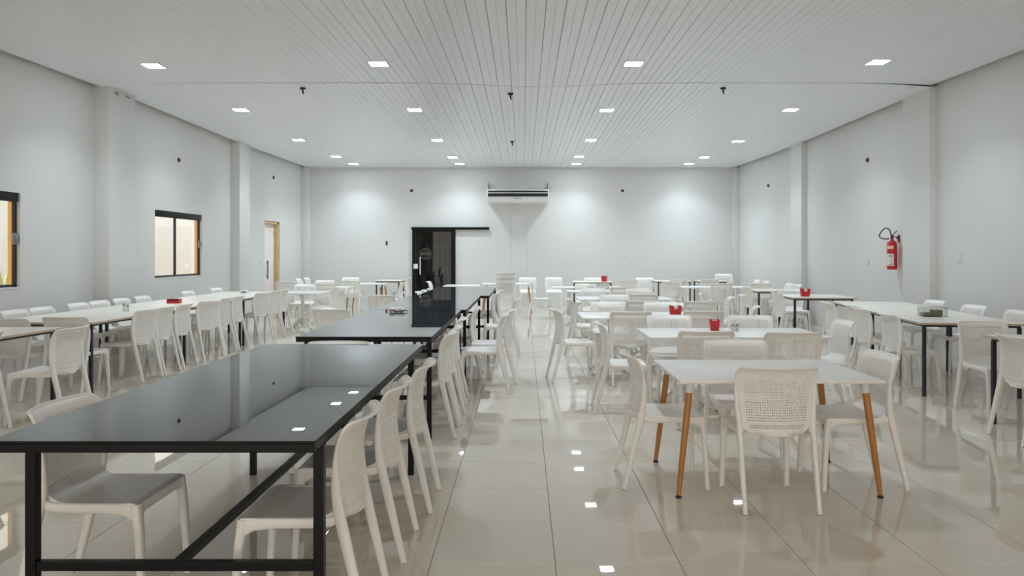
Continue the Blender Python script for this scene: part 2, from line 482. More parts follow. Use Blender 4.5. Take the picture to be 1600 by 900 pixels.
for s in ((-a-w,-a-w,-a,a+w),(a,-a-w,a+w,a+w),(-a,-a-w,a,-a),(-a,a,a,a+w)): fb.box(s[0],s[1],-t,s[2],s[3],0.004)
fme = fb.mesh('frame', M['white_metal'], angle=0)
dme = MB().box(-a,-a,-0.008,a,a,0.003).mesh('diffuser', M['led'], angle=0)
led_light = bpy.data.lights.new('downlight', 'AREA')
led_light.shape = 'SQUARE'; led_light.size = 0.21; led_light.energy = LED_WATTS; led_light.spread = LED_SPREAD; led_light.color = LED_COLOR[:3]
for row, col, (x, y) in LIGHTS:
    L = thing('ceiling_light', 'square LED downlight %s, %s' % (rown[row], coln[col]), 'ceiling light', (x, y, zceil(x, y)-0.001), 0, 'square ceiling downlights')
    for nm, me in (('frame', fme), ('diffuser', dme)):
        o = bpy.data.objects.new(nm, me); C.objects.link(o); o.parent = L
    lamp = bpy.data.objects.new('lamp', led_light); C.objects.link(lamp); lamp.parent = L; lamp.location = (0, 0, -0.010)

# sprinkler-like black hooks under the ceiling
for (x, y, lb) in ((-3.34, 11.28, 'small black ceiling hook between the window wall and the middle hook'), (-0.20, 11.46, 'small black ceiling hook under the middle of the seam'), (3.02, 11.28, 'small black ceiling hook on the extinguisher side'), (-0.25, 16.35, 'tiny dark ceiling hook at the far seam')):
    z = zceil(x, y)
    h = MB(); h.lathe([(0.04, 0), (0.04, -0.012), (0.012, -0.016)], seg=12)
    h.tube([(0,0,-0.01), (0,0,-0.06), (0.012,0,-0.10)], [0.016, 0.013, 0.008], seg=8); h.tube([(-0.045,0,-0.018), (0.045,0,-0.018)], 0.008, seg=6)
    tag(h.build('ceiling_hook', M['dark'], loc=(x, y, z)), lb, 'hook', 'black hooks under the ceiling')

# ------------------------------------------------------------------ chair
def catmull(pts, n):
    out = []
    P = [Vector(p) for p in pts]; P = [2*P[0]-P[1]]+P+[2*P[-1]-P[-2]]
    m = len(P)-3
    for k in range(n+1):
        s = k/n*m; i = min(int(s), m-1); t = s-i
        p0, p1, p2, p3 = P[i:i+4]
        out.append(0.5*((2*p1)+(p2-p0)*t+(2*p0-5*p1+4*p2-p3)*t*t+(3*p1-p0-3*p2+p3)*t**3))
    return out
def make_chair():
    root = thing('chair', 'chair', 'chair')
    pl = M['plastic']
    # seat shell with upswept rear
    prof = catmull([(-.139,.508),(-.134,.490),(-.120,.473),(-.092,.461),(-.04,.456),(.06,.453),(.15,.455),(.205,.457),(.230,.452),(.240,.436),(.241,.410)], 30)
    N = 14
    def hw(y, z): return .198 if z > .5 else .198+.014*min(1, max(0, (y+.15)/.3))
    top, bot = [], []
    for i, p in enumerate(prof):
        y, z = p[0], p[1]
        t = max(0, min(1, (z-.456)/.045)) if y < 0 else 0
        w = hw(y, z); 
        d = prof[min(i+1, len(prof)-1)]-prof[max(i-1, 0)]; nrm = Vector((-d[1], d[0])).normalized()
        ra, rb = [], []
        for k in range(N+1):
            u = -1+2*k/N
            x = u*w; yy = y-.046*(1-u*u)*t; zz = z-(.009*(1-u*u) if y < .2 and t < .5 else 0)*(1-t)
            th = .014
            ra.append((x, yy, zz)); rb.append((x, yy-nrm[0]*th, zz-nrm[1]*th))
        top.append(ra); bot.append(rb)
    b = MB()
    b.ring_loft([ra+list(reversed(rb)) for ra, rb in zip(top, bot)], cap=True)
    for s in (-1, 1):   # side rails, deeper at both legs
        b.tube([(s*.204,-.168,.462),(s*.203,-.12,.440),(s*.204,-.05,.436),(s*.205,.10,.436),(s*.203,.18,.431),(s*.199,.222,.418)], [.013]*6, [.018,.020,.021,.021,.026,.038], seg=12, power=3)
    b.tube([(-.195,.230,.418),(-.15,.232,.432),(0,.233,.437),(.15,.232,.432),(.195,.230,.418)], [.036,.022,.017,.022,.036], [.012]*5, seg=10, ref=(0,0,1), power=3)
    b.build('seat', pl, root, angle=50)
    # backrest: perforated shell
    bp = catmull([(-.154,.432),(-.147,.49),(-.141,.56),(-.139,.63),(-.145,.70),(-.157,.755),(-.173,.794),(-.196,.820),(-.226,.831)], 38)
    nu, nv = 34, 36
    H = .834-.458
    def bw(z):
        base = .205+.026*min(1, max(0, (z-.44)/.30))
        s = z-.432; R = .10
        if s < R: base -= R-math.sqrt(max(0, R*R-(R-s)**2))
        s = .833-z; R = .042
        if s < R: base -= R-math.sqrt(max(0, R*R-(R-s)**2))
        return base
    def bpt(i, j, off=0.0):
        p = bp[j]; u = -1+2*i/nu
        return Vector((u*bw(p[1]), p[0]-.048*(1-u*u)+off, p[1]))
    g = {}
    for o_, off in ((0, .004), (1, -.004)):
        for j in range(nv+1):
            for i in range(nu+1): g[o_, i, j] = bpt(i, j, off)
    b = MB()
    for j in range(nv):
        zc = (bp[j][1]+bp[j+1][1])/2
        for i in range(nu):
            F = [[g[o_, i, j], g[o_, i+1, j], g[o_, i+1, j+1], g[o_, i, j+1]] for o_ in (0, 1)]
            solid = i < 3 or i >= nu-3 or zc < .468 or zc > .790
            if solid:
                b.quad(*F[0]); b.quad(*reversed(F[1])); continue
            holes = []
            for o_ in (0, 1):
                c = sum(F[o_], Vector())/4
                mids = [(F[o_][k]+F[o_][(k+1) % 4])/2 for k in range(4)]
                holes.append([c+(m_-c)*.84 for m_ in mids])
            for o_ in (0, 1):
                h = holes[o_]; q = F[o_]
                for k in range(4):
                    fs = [q[k], h[k], h[k-1]]
                    fs2 = [q[k], q[(k+1) % 4], h[k]]
                    for f in (fs, fs2):
                        n0 = len(b.v); b.v += [tuple(p) for p in f]; b.f.append((n0, n0+1, n0+2)); b.m.append(0)
            for k in range(4):
                b.quad(holes[0][k], holes[0][(k+1) % 4], holes[1][(k+1) % 4], holes[1][k])
    back = b.build('backrest', pl, root, angle=30)
    # rim
    path = [bpt(0, j) for j in range(1, nv)]+[bpt(i, nv) for i in range(1, nu)]+[bpt(nu, j) for j in range(nv-1, 0, -1)]+[bpt(i, 0) for i in range(nu-1, 0, -1)]
    MB().tube(path, .0075, .0085, seg=8, ref=(0,1,0), closed=True).build('back_rim', pl, root, angle=60)
    # legs
    for s in (-1, 1):
        l = MB().tube([(s*.207,.257,0),(s*.203,.246,.20),(s*.199,.237,.34),(s*.196,.229,.40),(s*.192,.222,.448)], [.0165,.0185,.0205,.0235,.027], [.0145,.0165,.018,.019,.021], seg=12, power=3).build('leg', pl, root, angle=60)
        cp = MB(); cp.lathe([(.0158, -0.0005), (.0168, .006)], s*.207, .257, seg=10); cp.build('foot_cap', M['tan'], l)
        pts = catmull([(s*.211,-.268,0),(s*.212,-.225,.18),(s*.213,-.178,.38),(s*.214,-.154,.49),(s*.219,-.147,.56),(s*.226,-.144,.64),(s*.2305,-.148,.71)], 14)
        tt = [k/14 for k in range(15)]
        l = MB().tube(pts, [.0135+.0035*math.sin(PI*min(1, t*1.1)) if t < .75 else .0155-.024*(t-.75) for t in tt], [.0145+.008*math.sin(PI*min(1, t*1.25)) if t < .7 else .0185-.038*(t-.7) for t in tt], seg=12, power=2.6).build('leg', pl, root, angle=60)
        cp = MB(); cp.lathe([(.0138, -0.0005), (.0148, .006)], s*.211, -.268, seg=10); cp.build('foot_cap', M['tan'], l)
    return root

CH = make_chair()
N_, E_, S_, W_ = 0.0, -PI/2, PI, PI/2
used = [False]
GRP = {'black': 'chairs around the black glass tables', 'cream': 'chairs along the cream tables by the window wall', 'wood': 'chairs around the wooden-legged tables', 'ped': 'chairs around the white pedestal tables', 'ext': 'chairs along the cream tables by the extinguisher wall', 'bw': 'chairs along the back wall', 'stack': 'stacked chairs'}
def chair(x, y, rz, label, grp, jit=True, z=0.0):
    if jit: rz += math.radians(random.uniform(-3, 3))
    g = GRP[grp]
    if grp in ('ped', 'ext'): x += .05*math.sin(rz); y -= .05*math.cos(rz)
    if not used[0]:
        used[0] = True
        CH.location = (x, y, z); CH.rotation_euler = (0,0,rz); CH['label'] = label; CH['group'] = g
        return CH
    return copy_tree(CH, (x, y, z), rz, label, g, caps=(y < 9.5))
D = math.radians
# around the black glass tables
chair(-1.82, 3.27, E_, 'white perforated chair facing the aisle under the front black glass table, window side', 'black', False)
chair(-0.87, 3.10, W_, 'white chair nearest the camera on the aisle side of the front black glass table', 'black', False)
chair(-0.84, 3.78, W_, 'middle of three white chairs on the aisle side of the front black glass table', 'black', False)
chair(-0.795, 4.46, W_, 'last of three white chairs on the aisle side of the front black glass table', 'black', False)
chair(-1.36, 5.29, S_, 'white chair between the first and second black glass tables, only its top rim showing', 'black', False)
chair(-0.82, 6.19, W_, 'first white chair tucked at the aisle side of the second black glass table', 'black')
chair(-0.81, 6.67, W_, 'second white chair tucked at the aisle side of the second black glass table', 'black')
chair(-0.84, 7.52, W_, 'third white chair tucked at the aisle side of the second black glass table', 'black')
chair(-0.77, 9.08, W_, 'white chair tucked at the aisle side of the third black glass table', 'black')
chair(-0.42, 8.06, W_, 'white chair pulled out into the aisle where second and third black tables meet', 'black')
chair(-0.36, 8.70, W_, 'white chair pulled out right behind another one beside the third black glass table', 'black')
chair(-0.32, 10.78, W_, 'white chair pulled out into the aisle beside the third black table, farther end', 'black')
chair(-0.66, 12.45, W_, 'first white chair tucked at the aisle side of the fourth black glass table', 'black')
chair(-0.62, 13.35, W_, 'second white chair tucked at the aisle side of the fourth black glass table', 'black')
chair(-2.24, 9.00, N_+D(-14), 'beige-lit white chair on the window side of the third black glass table', 'black', False)
chair(-2.22, 12.02, N_+D(-14), 'white chair at the window side where third and fourth black tables meet', 'black', False)
chair(-1.60, 12.85, E_, 'first white chair behind the window-side edge of the fourth black glass table', 'black')
chair(-1.57, 13.40, E_, 'second white chair behind the window-side edge of the fourth black glass table', 'black')
chair(-1.55, 14.02, E_, 'third white chair behind the window-side edge of the fourth black glass table', 'black')
# cream tables, window wall
chair(-4.20, 6.62, W_, 'white chair pulled out on the aisle side of the partly cropped cream table', 'cream', False)
chair(-4.63, 6.13, W_, 'white chair at the photo edge, tucked at the partly cropped cream table', 'cream', False)
chair(-4.74, 7.89, N_, 'white chair facing away at the near end of the long cream table row', 'cream', False)
chair(-5.24, 7.72, N_, 'white chair facing away behind the partly cropped cream table', 'cream', False)
num = ['first', 'second', 'third', 'fourth', 'fifth', 'sixth', 'seventh', 'eighth', 'ninth', 'tenth']
for k, (y, dr, dx) in enumerate(((8.76, 0, 0), (9.24, 0, 0), (9.74, 0, 0), (10.45, -16, .06), (11.10, 0, 0), (11.60, 0, 0), (12.62, -10, 0.03), (13.20, 0, 0.03), (13.72, 0, 0.03))):
    chair(-4.61+dx, y, W_+D(dr), '%s white chair on the aisle side of the long cream table row' % num[k], 'cream')
for k, y in enumerate((8.58, 9.06, 9.80, 10.28, 10.85, 11.45, 13.0, 14.2)):
    chair(-5.66, y, E_, '%s white chair between the window wall and the long cream table row' % num[k], 'cream')
# wooden-legged table near the camera
chair(1.47, 4.50, N_, 'white perforated chair with its back to the camera at the near wooden-legged table', 'wood', False)
chair(0.90, 4.90, E_, 'white chair seen in profile at the aisle end of the near wooden-legged table', 'wood', False)
chair(2.13, 4.86, W_, 'white chair at the extinguisher-side end of the near wooden-legged table', 'wood', False)
chair(1.58, 5.38, S_, 'white chair facing the camera behind the near wooden-legged table', 'wood', False)
# pedestal tables, first pair
chair(1.56, 6.55, N_, 'white chair with its back to the camera at the front pedestal pair, aisle side', 'ped')
chair(2.26, 6.45, N_, 'white chair with its back to the camera at the front pedestal pair, extinguisher side', 'ped')
chair(0.98, 7.08, E_, 'white chair at the aisle end of the front pair of pedestal tables', 'ped')
chair(2.86, 7.24, W_, 'white chair at the extinguisher-side end of the front pair of pedestal tables', 'ped')
chair(1.54, 7.62, S_, 'white chair facing the camera behind the front pedestal tables, nearer the aisle', 'ped')
chair(2.37, 7.58, S_, 'white chair facing the camera behind the front pedestal tables, beside the shakers', 'ped')
# second pair
chair(1.21, 8.66, N_, 'white chair facing away at the second pair of pedestal tables, nearer the aisle', 'ped')
chair(2.06, 8.76, N_, 'white chair facing away at the second pedestal pair, farther from the aisle', 'ped')
chair(0.62, 8.82, E_+D(8), 'white chair turned slightly at the aisle end of the second pair of pedestal tables', 'ped', False)
chair(1.14, 9.86, S_, 'white chair facing the camera behind the second pedestal pair, nearer the aisle', 'ped')
chair(1.84, 9.76, S_, 'white chair facing the camera behind the red napkin holder of the second pedestal pair', 'ped')
chair(2.64, 9.34, W_+D(-12), 'white chair pulled away at the extinguisher side of the second pedestal pair', 'ped')
# third
chair(1.65, 10.60, N_, 'white chair facing away at the third pedestal pair, nearer the aisle', 'ped')
chair(2.43, 10.48, N_, 'white chair facing away at the third pedestal pair, beside the red napkin holder', 'ped')
chair(0.93, 10.82, E_, 'white chair at the aisle end of the third pair of pedestal tables', 'ped')
chair(1.44, 11.55, S_, 'white chair facing the camera behind the third pair of pedestal tables', 'ped')
chair(2.87, 11.30, W_+D(-10), 'white chair turned at the extinguisher-side end of the third pedestal pair', 'ped')
# fourth
chair(1.95, 12.28, N_, 'white chair facing away at the fourth pair of pedestal tables', 'ped')
chair(2.14, 13.70, S_, 'white chair facing the camera behind the fourth pedestal pair, farther from the aisle', 'ped')
chair(1.30, 13.72, S_, 'white chair facing the camera behind the fourth pedestal pair, nearer the aisle', 'ped')
# fifth, sixth
chair(1.95, 14.85, N_, 'white chair facing away at the fifth pair of pedestal tables', 'ped')
chair(1.35, 16.05, S_, 'white chair facing the camera behind the fifth pair of pedestal tables', 'ped')
chair(0.42, 17.3, E_, 'white chair at the aisle end of the sixth, most distant pedestal tables', 'ped', False)
chair(1.65, 16.60, N_, 'white chair facing away at the sixth, most distant pedestal tables', 'ped')
chair(3.50, 17.8, N_, 'white chair facing away in the gap toward the back cream tables', 'ped')
chair(4.38, 16.72, N_, 'white chair facing away at the white tables near the extinguisher-side back corner', 'ped')
chair(5.25, 16.72, N_, 'white chair facing away beside the extinguisher wall at the back white tables', 'ped')
# extinguisher wall side
chair(4.37, 6.87, S_, 'white chair facing the camera behind the cropped cream table by the extinguisher wall', 'ext', False)
chair(4.14, 5.92, E_, 'white chair with its back turned at the aisle side of the cropped cream table', 'ext', False)
chair(4.20, 8.08, E_+D(-4), 'white chair at the near cream table under the extinguisher, first from the near end', 'ext', False)
chair(4.28, 8.92, E_+D(-4), 'white chair at the near cream table under the extinguisher, second from the near end', 'ext', False)
chair(4.42, 9.50, E_+D(-4), 'white chair at the near cream table under the extinguisher, third from the near end', 'ext', False)
chair(4.34, 10.02, E_+D(-4), 'white chair pulled back at the far end of the cream tables under the extinguisher', 'ext', False)
chair(4.52, 12.60, E_, 'white chair at the aisle side of the cream table with the red napkin holder', 'ext')
chair(4.66, 14.75, E_, 'white chair at the aisle side of the last cream table by the extinguisher wall', 'ext')
chair(4.95, 13.62, S_, 'white chair facing the camera between two cream tables by the extinguisher wall', 'ext')
for k, (x, y) in enumerate(((5.42, 8.5), (5.45, 9.4), (5.5, 10.4), (5.60, 15.9), (5.60, 16.4), (5.62, 18.0), (5.62, 18.7))):
    chair(x, y, W_, '%s white chair from the camera between extinguisher wall and cream tables' % num[k], 'ext')
# back wall and window corner
chair(0.12, 20.35, S_, 'white chair against the back wall behind the orange table leg', 'bw')
chair(0.83, 20.45, S_, 'white chair against the back wall under the air conditioner edge, aisle side', 'bw')
chair(-2.03, 17.6, E_, 'white chair seen before the smoked glass sliding door', 'bw', False)
chair(1.88, 20.1, S_, 'white chair facing the camera behind the black-edged cream table with a red cup', 'bw')
chair(2.62, 18.85, N_, 'white chair facing away beside the black-edged cream table with a red cup', 'bw')
chair(3.30, 20.2, S_, 'white chair facing the camera between two cream tables on the back wall', 'bw')
chair(3.92, 18.95, N_, 'white chair facing away at the middle cream table on the back wall', 'bw')
chair(4.75, 19.2, N_, 'white chair facing away between middle and last cream tables on the back wall', 'bw')
chair(-3.93, 14.62, W_, 'white chair at the aisle side of the first pedestal table by the window wall', 'ped', False)
chair(-3.65, 14.05, W_, 'white chair pulled out before the first pedestal table by the window wall', 'ped', False)
chair(-4.62, 15.55, S_, 'white chair facing the camera behind the first pedestal table by the window wall', 'ped')
chair(-4.33, 16.45, N_, 'white chair facing away at the second pedestal table near the ochre door', 'ped')
chair(-4.9, 18.15, S_, 'white chair facing the camera behind the second pedestal table near the ochre door', 'ped')
chair(-5.75, 20.4, E_, 'white chair in the back corner beyond the ochre door', 'bw')
chair(-5.72, 19.6, E_, 'white chair beside the wall just past the ochre door', 'bw')
chair(-5.55, 17.6, N_, 'white chair facing away before the table at the ochre door', 'ped')
chair(-4.80, 20.5, S_, 'white chair against the back wall near the window-side corner', 'bw')
chair(-4.22, 18.3, N_, 'white chair facing away at the back wooden-legged table by the window corner', 'wood')
chair(-3.30, 20.2, W_, 'white chair at the end of the black-legged cream table on the back wall', 'bw', False)
chair(-2.95, 17.0, W_, 'white chair standing alone before the small cream table on the back wall', 'bw', False)
for k in range(3):
    chair(-0.43, 18.25+.03*k, N_, '%s chair of the white stack beside the back wooden-legged table' % ('lowest', 'middle', 'topmost')[k], 'stack', False, z=.098*k)
for k in range(2):
    chair(5.50, 20.35-.03*k, S_, '%s chair of the white stack in the back corner by the extinguisher wall' % ('lower', 'upper')[k], 'stack', False, z=.10*k)

# ------------------------------------------------------------------ tables
def black_table(x0, y0, x1, y1, label, rear_inset=0.06, front_inset=0.03, z=0.82):
    cx, cy = (x0+x1)/2, (y0+y1)/2
    T = thing('glass_table', label, 'table', (cx, cy, 0), 0, 'black glass tables')
    w, l = (x1-x0)/2, (y1-y0)/2
    o = MB().box(-w,-l,z-.010,w,l,z).build('glass_top', [M['glass_top'], M['black']], T, bevel=.0015, bseg=1, angle=0)
    for p in o.data.polygons:
        if p.normal.z < .9: p.material_index = 1
    f = MB(); q = .035
    f.box(-w+.002,-l+.002,z-.042,w-.002,-l+q,z-.011); f.box(-w+.002,l-q,z-.042,w-.002,l-.002,z-.011); f.box(-w+.002,-l+q,z-.042,-w+q,l-q,z-.011); f.box(w-q,-l+q,z-.042,w-.002,l-q,z-.011)
    f.build('top_frame', M['black'], T, bevel=.002, angle=0)
    r = .019
    fy, ry = -l+front_inset, l-rear_inset
    lx0, lx1 = -w+.085, w-.020
    for lx in (lx0, lx1):
        for ly in (fy, ry):
            MB().box(lx-r, ly-r, 0, lx+r, ly+r, z-.042).build('leg', M['black'], T, bevel=.003, angle=0)
    for ly in (fy, ry): MB().box(lx0+r, ly-.016, .312, lx1-r, ly+.016, .346).build('crossbar', M['black'], T, bevel=.003, angle=0)
    MB().box((lx0+lx1)/2-.016, fy+.016, .312, (lx0+lx1)/2+.016, ry-.016, .346).build('stretcher', M['black'], T, bevel=.003, angle=0)
    return T
black_table(-1.90, 2.63, -.735, 5.47, 'front black glass table of the central row, with an empty dark glossy top', .46, .13)
black_table(-1.82, 5.95, -.735, 8.80, 'second black glass table of the central row, with a crumpled wrapper on it', .06)
black_table(-1.80, 8.83, -.680, 11.80, 'third black glass table of the central row', .06)
black_table(-1.70, 11.83, -.545, 14.75, 'fourth black glass table, last of the central row toward the smoked door', .06)

def cream_table(cx, cy, w, l, rz, label, z=0.77, navy=True, grp='cream tables with black legs'):
    T = thing('cream_table', label, 'table', (cx, cy, 0), rz, grp)
    w /= 2; l /= 2
    b = MB(); b.box(-w,-l,z-.022,w,l,z)
    o = b.build('tabletop', [M['cream'], M['cream_edge']], T, bevel=.003, angle=0)
    for p in o.data.polygons:
        if abs(p.normal.z) < .5: p.material_index = 1
    f = MB(); i = .05; q = .02
    f.box(-w+i,-l+i,z-.047,w-i,-l+i+q,z-.0225); f.box(-w+i,l-i-q,z-.047,w-i,l-i,z-.0225); f.box(-w+i,-l+i+q,z-.047,-w+i+q,l-i-q,z-.0225); f.box(w-i-q,-l+i+q,z-.047,w-i,l-i-q,z-.0225)
    f.build('under_frame', M['navy'], T, angle=0)
    r = .0165
    for sx in (-1, 1):
        for sy in (-1, 1):
            x, y = sx*(w-i-.012), sy*(l-i-.012)
            MB().box(x-r, y-r, 0, x+r, y+r, z-.047).build('leg', M['navy'], T, bevel=.002, angle=0)
    return T
cream_table(-5.07, 6.10, 1.14, 2.30, D(-2), 'partly cropped cream table with black legs, before the long cream row')
for k, (a, b_) in enumerate(((7.75, 9.88), (9.90, 11.98), (12.0, 14.15))):
    cream_table(-5.05, (a+b_)/2, 1.16, b_-a, 0, '%s cream table of the long row by the windows, %s' % (('first', 'second', 'third')[k], ('with two small shakers', 'with a red tray', 'with a white box')[k]))
cream_table(4.62, 5.55, 1.15, 2.05, D(0), 'cropped cream table beside the extinguisher wall, nearest the camera')
cream_table(4.74, 8.52, 1.04, 1.78, D(-8), 'cream table below the extinguisher holding a clear plastic box')
cream_table(5.02, 10.30, 1.04, 1.78, D(-8), 'cream table below the extinguisher, pushed against the one with the clear box')
cream_table(4.94, 12.66, 1.04, 1.05, D(-4), 'cream table by the extinguisher wall with a red napkin holder')
cream_table(5.03, 14.80, 1.05, 1.05, D(-4), 'small cream table by the extinguisher wall, last before the back tables')
cream_table(1.78, 19.35, 1.00, 1.00, 0, 'black-edged cream table near the back wall holding a red cup')
cream_table(3.95, 19.95, .95, .95, 0, 'black-edged cream table, middle one along the back wall')
cream_table(4.98, 19.95, .75, .95, 0, 'black-edged cream table, last along the back wall toward the extinguisher side')
cream_table(-3.62, 20.25, .72, .90, 0, 'small cream table with black legs between the smoked door and window corner')

def ped_table(cx, cy, w, l, label, grp='white pedestal tables', rz=0, z=0.72):
    T = thing('pedestal_table', label, 'table', (cx, cy, 0), rz, grp)
    MB().box(-w/2,-l/2,z-.020,w/2,l/2,z).build('tabletop', M['white_top'], T, bevel=.004)
    MB().lathe([(.036,.20),(.036,.62),(.05,.66),(.11,.695),(.11,.70)], seg=18).build('column', M['white_metal'], T)
    h = MB(); h.lathe([(.03,.06),(.055,.09),(.055,.22),(.037,.24)], seg=18); h.build('hub', M['white_metal'], T)
    for k in range(4):
        a = PI/4+k*PI/2; c, s = math.cos(a), math.sin(a)
        pts = catmull([(.035*c,.035*s,.20),(.10*c,.10*s,.165),(.20*c,.20*s,.085),(.30*c,.30*s,.035),(.345*c,.345*s,.022)], 8)
        f = MB().tube(pts, [.024,.024,.023,.022,.021,.020,.019,.018,.017], [.022,.021,.020,.018,.016,.014,.013,.012,.011], seg=8, ref=(-s,c,0), power=3).build('foot', M['white_metal'], T)
        MB().lathe([(.014,0),(.014,.014)], .335*c, .335*s, seg=8).build('foot_pad', M['tan'], f)
    return T
ped_table(1.575, 7.24, .835, .86, 'white pedestal table of the front pair, aisle side')
ped_table(2.415, 7.24, .835, .86, 'white pedestal table of the front pair, holding a red cup and shakers')
ped_table(1.09, 9.33, .78, .92, 'white pedestal table of the second pair, aisle side')
ped_table(1.875, 9.33, .78, .92, 'white pedestal table of the second pair, holding a red napkin holder')
ped_table(1.50, 11.2, .80, .9, 'white pedestal table of the third pair, aisle side')
ped_table(2.305, 11.2, .80, .9, 'white pedestal table of the third pair, extinguisher side')
ped_table(1.33, 12.95, .80, .92, 'white pedestal table of the fourth pair, aisle side')
ped_table(2.135, 12.95, .80, .92, 'white pedestal table of the fourth pair, extinguisher side')
ped_table(1.30, 15.45, .80, .90, 'white pedestal table of the fifth pair, aisle side')
ped_table(2.105, 15.45, .80, .90, 'white pedestal table of the fifth pair, extinguisher side')
ped_table(1.05, 17.25, .80, .85, 'white pedestal table of the sixth pair, beside the distant aisle')
ped_table(1.855, 17.25, .80, .85, 'white pedestal table of the sixth pair, extinguisher side')
ped_table(4.05, 17.4, .80, .85, 'white pedestal table in the back corner region, aisle side')
ped_table(4.86, 17.4, .80, .85, 'white pedestal table in the back corner region, extinguisher side')
ped_table(-4.42, 14.92, .95, .95, 'white pedestal table beyond the end of the long cream row')
ped_table(-4.42, 17.25, .85, .85, 'white pedestal table before the ochre door, toward the room middle')
ped_table(-5.55, 18.45, .90, .85, 'white pedestal table right beside the ochre door')
ped_table(-1.50, 18.2, .85, .85, 'white pedestal table before the smoked glass door, past the black tables')

def wood_table(cx, cy, w, l, label, rz=0, z=0.72):
    T = thing('wooden_leg_table', label, 'table', (cx, cy, 0), rz, 'white tables on splayed wooden legs')
    MB().box(-w/2,-l/2,z-.018,w/2,l/2,z).build('tabletop', M['white_top'], T, bevel=.005)
    for sx in (-1, 1):
        for sy in (-1, 1):
            top = Vector((sx*(w/2-.085), sy*(l/2-.10), z-.018)); foot = Vector((sx*(w/2-.002), sy*(l/2-.06), 0))
            def at(t): return top+(foot-top)*t
            MB().tube([at(0), at(.012), at(.10), at(.105)], [.034,.026,.0215,.019], seg=16).build('leg_socket', M['white_metal'], T)
            g = MB().tube([at(.10), at(.35), at(.75), at(.975)], [.021,.0215,.018,.0145], seg=16).build('leg', M['wood'], T)
            f = at(.975)
            MB().lathe([(.018,0),(.019,.008),(.012,.012),(.012,f.z+.004)], f.x, f.y, seg=12).build('foot_pad', M['pad'], g)
    return T
wood_table(1.555, 4.92, 1.235, .90, 'white table on splayed orange wooden legs, set for four near the camera', D(0))
wood_table(-.42, 19.25, 1.25, .85, 'white table with orange wooden legs at the back wall, behind stacked chairs')
wood_table(-4.05, 19.35, .95, .85, 'white table with orange wooden legs near the window-side back corner')

# ------------------------------------------------------------------ things on tables
def napkin_holder(x, y, z, label, rz=0, w=.15, h=.115, dep=.07):
    T = thing('napkin_holder', label, 'napkin holder', (x, y, z), rz, 'red napkin holders')
    b = MB()
    for s in (-1, 1):
        y0, y1 = (s*dep/2, s*(dep/2-.005))
        out = [(-w/2*.86,0),(w/2*.86,0),(w/2,h),(w/2*.42,h),(w/2*.26,h*.62),(-w/2*.26,h*.62),(-w/2*.42,h),(-w/2,h)]
        b.ring_loft([[(px, y0+s*.010*(pz/h), pz) for px, pz in out], [(px, y1+s*.010*(pz/h), pz) for px, pz in out]], cap=True)
    for s in (-1, 1):
        b.quad((s*w/2*.86,-dep/2,0),(s*w/2*.86,dep/2,0),(s*w/2,dep/2+.010,h*.95),(s*w/2,-dep/2-.010,h*.95))
    b.box(-w/2*.86,-dep/2,0,w/2*.86,dep/2,.006)
    b.build('holder_body', M['red'], T, angle=0)
    n = MB()
    for k in range(7):
        yy = -dep/2+.012+k*(dep-.024)/6
        n.box(-w/2*.78, yy-.002, .008, w/2*.78, yy+.002, h*.86+.006*((k*37) % 3))
    n.build('napkins', M['paper'], T, angle=0)
    return T
napkin_holder(1.905, 9.36, .72, 'red napkin holder with a notch on the second pair of pedestal tables', 0, .150, .115)
napkin_holder(1.90, 7.42, .72, 'red napkin holder turned sideways on the front pair of pedestal tables', D(80), .15, .11, .075)
napkin_holder(2.08, 19.2, .77, 'small red napkin holder on the black-edged cream table at the back wall', D(60), .15, .15, .09)
napkin_holder(4.72, 12.5, .77, 'red napkin holder on the cream table beside the extinguisher wall', D(-4), .15, .13)
tr = thing('red_tray', 'low red tray with dark contents on the long cream table row', 'tray', (-5.05, 10.78, .77), D(4))
b = MB(); ww, ll, hh = .085, .06, .062
b.box(-ww,-ll,0,ww,ll,.006); b.box(-ww,-ll,.006,ww,-ll+.006,hh*.60); b.box(-ww,ll-.006,.006,ww,ll,hh); b.box(-ww,-ll+.006,.006,-ww+.006,ll-.006,hh); b.box(ww-.006,-ll+.006,.006,ww,ll-.006,hh)
b.build('tray_body', M['red'], tr, bevel=.0015, angle=0)
b = MB()
for k in range(5): b.box(-.07+.028*k,-.045,.007,-.046+.028*k,.045,.052+.006*(k % 2))
b.build('packets', M['cork'], tr, bevel=.003, angle=0)
def shaker(x, y, z, label, h=.075):
    T = thing('shaker', label, 'shaker', (x, y, z), 0, 'small metal shakers')
    MB().lathe([(.016,0),(.018,.004),(.015,h*.4),(.0155,h*.7)], seg=14).build('shaker_body', M['clear'] if False else M['chrome'], T)
    MB().lathe([(.0165,h*.7),(.0165,h*.9),(.010,h)], seg=14).build('shaker_cap', M['grey'], T)
shaker(2.055, 7.32, .72, 'small metal shaker on the front pedestal pair, nearer the red holder')
shaker(2.100, 7.33, .72, 'small metal shaker on the front pedestal pair, away from the red holder')
shaker(-4.94, 9.22, .77, 'slim metal shaker on the long cream row, window side of two', .10)
shaker(-4.87, 9.17, .77, 'slim metal shaker on the long cream row, aisle side of two', .09)
wb = thing('napkin_box', 'white box of napkins at the far end of the long cream row', 'box', (-5.0, 13.35, .77), 0)
MB().box(-.06,-.06,0,.06,.06,.062).build('box_body', M['paper'], wb, bevel=.004)
MB().box(-.035,-.061,.015,.058,-.0602,.05).build('box_window', M['grey'], wb, angle=0)
cb = thing('clear_box', 'clear plastic box with grey contents on the cream table below the extinguisher', 'box', (4.66, 8.50, .77), D(-8))
